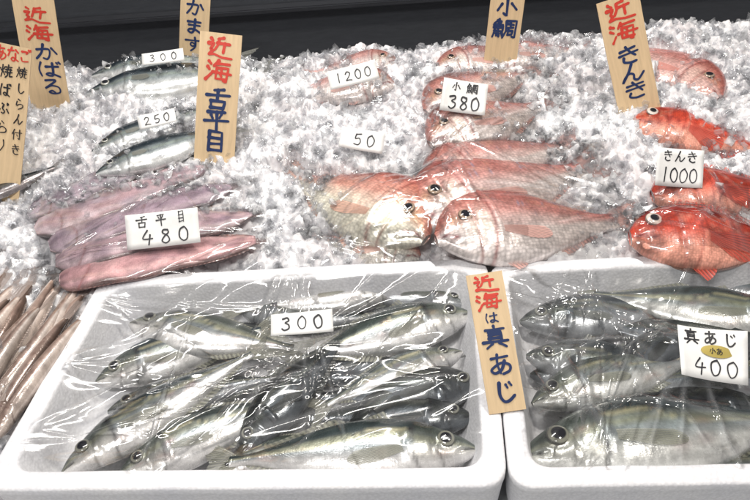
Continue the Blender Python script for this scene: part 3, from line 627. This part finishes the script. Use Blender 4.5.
def stake(bot,top,wpx,lean,z0,label,cols,seed=1,bold=.14):
    n=Vector((0,-math.cos(lean),math.sin(lean))); P=hit_ice(*bot,z0) if z0<.5 else hitz(*bot,z0-1)
    cen,r,u,w,h=frame_px(bot,top,wpx,P,n); n2=r.cross(u)
    th=.0022; gx,gy=7,17; rs=random.Random(seed)
    ext=.035 if z0<.5 else 0
    bd=rs.uniform(-.01,.01)
    zf=lambda x,y: bd*(y/h*2)**2*.4
    V=[];Fc=[]
    for s in (1,-1):
        for i in range(gx):
            for j in range(gy):
                x=(i/(gx-1)-.5)*w; y=-h/2-ext+(h+ext)*j/(gy-1); V.append((x,y,zf(x,y)+(th/2*(s-1))))
    k=gx*gy
    for i in range(gx-1):
        for j in range(gy-1):
            a=(i*gy+j,(i+1)*gy+j,(i+1)*gy+j+1,i*gy+j+1); Fc.append(a); Fc.append(tuple(x+k for x in reversed(a)))
    bd_=[i*gy for i in range(gx)]+[(gx-1)*gy+j for j in range(1,gy)]+[i*gy+gy-1 for i in range(gx-2,-1,-1)]+[j for j in range(gy-2,0,-1)]
    for a,b_ in zip(bd_,bd_[1:]+bd_[:1]): Fc.append((b_,a,a+k,b_+k))
    ob=mk('wooden_sign',V,Fc,M['wood'],False); mw=Matrix((r,u,n2)).transposed().to_4x4(); mw.translation=cen; ob.matrix_world=mw
    tag(ob,label,'sign','wooden fish name signs')
    for mat,items in cols.items():
        it=[(ch,x*w,y*h,(sx_*w,sy*w)) for ch,x,y,sx_,sy in items]
        lettering(ob,it,M[mat],zf,bold if mat!='black' else .11,seed=seed)
    return ob
def column(txt,x,y0,y1,sx_,sy):
    n=len(txt); return [(c,x,y0+(y1-y0)*(i/(max(1,n-1))),sx_,sy) for i,c in enumerate(txt)]
LB=math.radians(10)
stake((50,104),(30,-14),40,LB,.01,'pale wooden sign with red and blue brush writing',{'red':column('近海',.04,.27,.12,.66,.42),'blue':column('かばる',.12,-.04,-.34,.62,.42)},1)
stake((-4,196),(8,44),47,math.radians(25),0,'pale wooden sign with small red and black writing',{'red':[('あ',-.12,.44,.28,.32),('な',.14,.445,.28,.32),('ご',.38,.45,.26,.32)],'black':column('焼ばぷらり',.02,.33,-.15,.26,.28)+column('焼しらん付き',.34,.34,-.16,.22,.24)},2)
stake((193,58),(197,-34),29,LB,.01,'small pale wooden sign with blue kana writing',{'blue':column('かます',0,.06,-.34,.7,.54)},3)
stake((214,158),(221,33),41,math.radians(25),.0,'pale wooden sign standing in ice above soles',{'red':column('近海',0,.385,.2,.66,.56),'blue':column('舌平目',0,-.02,-.36,.66,.56)},4)
stake((501,54),(511,-26),34,LB,.026,'small wooden sign with two blue characters',{'blue':column('小鯛',0,.10,-.17,.74,.60)},5)
stake((639,108),(617,-3),42,math.radians(22),.012,'pale wooden sign standing above red rockfish',{'red':column('近海',0,.38,.20,.7,.50),'blue':column('きんき',0,-.01,-.33,.7,.44)},6)
stake((508,412),(484,273),37,math.radians(48),1.106,'tilted wooden sign leaning between two foam trays',{'red':column('近海',0,.42,.29,.7,.5),'blue':[('は',0,.17,.4,.3)]+column('真あじ',0,.03,-.36,.74,.62)},7)
def card(cx,cy,w,h,rot,P,lean,texts,label,seed=1,sticker=False):
    n=Vector((0,-math.sin(lean),math.cos(lean))); a=math.radians(rot)
    top=(cx-math.sin(a)*h/2,cy-math.cos(a)*h/2); bot=(cx+math.sin(a)*h/2,cy+math.cos(a)*h/2)
    cen,r,u,W,H=frame_px(bot,top,w,P,n); rs=random.Random(seed)
    cu=rs.uniform(.15,.3); tw=rs.uniform(-.3,.3)
    zf=lambda x,y: cu*H*.5*(x/W*2)**2*.5+tw*x*y/W
    gx,gy=13,7; V=[((i/(gx-1)-.5)*W,(j/(gy-1)-.5)*H,zf((i/(gx-1)-.5)*W,(j/(gy-1)-.5)*H)) for i in range(gx) for j in range(gy)]
    Fc=[(i*gy+j,(i+1)*gy+j,(i+1)*gy+j+1,i*gy+j+1) for i in range(gx-1) for j in range(gy-1)]
    ob=mk('price_card',V,Fc,M['paper']); sm=ob.modifiers.new('s','SOLIDIFY'); sm.thickness=.0006; sm.offset=-1
    mw=Matrix((r,u,r.cross(u))).transposed().to_4x4(); mw.translation=cen; ob.matrix_world=mw; tag(ob,label,'price card','handwritten price cards')
    it=[(ch,x*W,y*H,(sx_*H,sy*H)) for ch,x,y,sx_,sy in texts]
    lettering(ob,it,M['black'],zf,.12 if h<30 else .11,seed=seed)
    if sticker:
        V=[(.07*W,.06*H,.0022)]
        for j in range(24): V.append((.07*W+.24*W*math.cos(j*math.pi/12),.06*H+.12*H*math.sin(j*math.pi/12),.0018+zf(.07*W,0)))
        s_=mk('gold_sticker',V,[(0,1+j,1+(j+1)%24) for j in range(24)],M['gold'],False); s_.parent=ob
        lettering(ob,[('小',.0*W,.06*H,.13*H),('あ',.1*W,.06*H,.13*H)],M['black'],lambda x,y:.0024,.1,'sticker_writing')
    return ob
def num(s,x0,x1,y,sx_,sy): return [(c,x0+(x1-x0)*i/max(1,len(s)-1),y,sx_,sy) for i,c in enumerate(s)]
zt=lambda cx,cy,z:hitz(cx,cy,z)
card(302,323,62,22,2,zt(302,323,.110),math.radians(25),num('300',-.26,.26,0,.6,.66),'white paper card reading 300 on wrapped mackerel',1)
card(712,355,66,52,3,zt(712,355,.114),math.radians(25),[('真',-.3,.3,.3,.3),('あ',-.02,.32,.26,.28),('じ',.26,.3,.26,.28)]+num('400',-.2,.28,-.26,.28,.34),'white paper card reading 400 with gold oval sticker',2,True)
card(163,229,73,35,5,hit_ice(163,229,.060),math.radians(45),[('舌',-.28,.26,.34,.36),('平',-.02,.28,.3,.36),('目',.26,.3,.26,.36)]+num('480',-.22,.28,-.2,.42,.46),'white card reading 480 lying on tongue soles',3)
card(464,97,45,32,-8,hit_ice(464,97,.080),math.radians(50),[('小',-.2,.28,.3,.3),('鯛',.16,.28,.36,.34)]+num('380',-.24,.26,-.2,.4,.46),'white card reading 380 on small wrapped bream',4)
card(362,140,44,21,-10,hit_ice(362,140,.045),math.radians(45),num('50',-.1,.2,0,.55,.6),'white card reading 50 stuck in ice',5)
card(353,75,50,19,14,hit_ice(353,75,.066),math.radians(50),num('1200',-.3,.3,0,.5,.56),'white card reading 1200 on back row bream',6)
card(157,119,38,14,12,hit_ice(157,119,.06),math.radians(45),num('250',-.26,.26,0,.6,.66),'narrow white card reading 250 on dark fish',7)
card(163,57,42,12,6,hit_ice(163,57,.06),math.radians(45),num('300',-.26,.26,0,.6,.66),'narrow white card reading 300 on slim fish',8)
card(679,168,47,38,-4,hit_ice(679,168,.06),math.radians(50),[('き',-.26,.3,.3,.3),('ん',0,.3,.3,.3),('き',.26,.3,.3,.3)]+num('1000',-.3,.3,-.2,.32,.42),'white card reading 1000 above red rockfish',9)
# ------------------------------------------------------------------ setting
def box(name,lo,hi,mat,bev=.003):
    bm=bmesh.new(); bmesh.ops.create_cube(bm,size=1)
    for v in bm.verts: v.co=Vector([lo[i]+(v.co[i]+.5)*(hi[i]-lo[i]) for i in range(3)])
    bmesh.ops.bevel(bm,geom=bm.edges[:],offset=bev,segments=2,affect='EDGES'); me=bpy.data.meshes.new(name); bm.to_mesh(me); bm.free(); me.materials.append(mat)
    o=bpy.data.objects.new(name,me); col.objects.link(o); return o
o=box('counter',(-1.8,.1,-.06),(1.8,1.55,0),M['counter']); o['kind']='structure'
o=box('back_wall',(-2.2,1.9,-.6),(2.2,1.94,.9),M['wall']); o['kind']='structure'
o=box('back_rail',(-2.2,1.86,.14),(2.2,1.897,.155),M['steel']); o['kind']='structure'
# ------------------------------------------------------------------ light
w=bpy.data.worlds.new("World"); scene.world=w; w.use_nodes=True; bg=w.node_tree.nodes['Background']; bg.inputs[0].default_value=(.88,.85,.86,1); bg.inputs[1].default_value=.26
def area(loc,target,sx_,sy,e,c):
    l=bpy.data.lights.new('ceiling_lamp','AREA'); l.shape='RECTANGLE'; l.size=sx_; l.size_y=sy; l.energy=e; l.color=c
    o=bpy.data.objects.new('ceiling_lamp',l); col.objects.link(o); o.location=loc; o.rotation_euler=(Vector(target)-Vector(loc)).to_track_quat('-Z','Y').to_euler()
area((-.3,1.5,1.9),(0,1.0,0),1.3,.10,24,(1,.965,.92))
area((.7,.8,2.0),(.1,.9,0),.2,.2,20,(1,.94,.86))
area((-.5,-.1,1.9),(0,1.1,0),.7,.2,20,(1,.975,.95))
scene.view_settings.view_transform='Standard'; scene.view_settings.look='None'; scene.view_settings.exposure=0
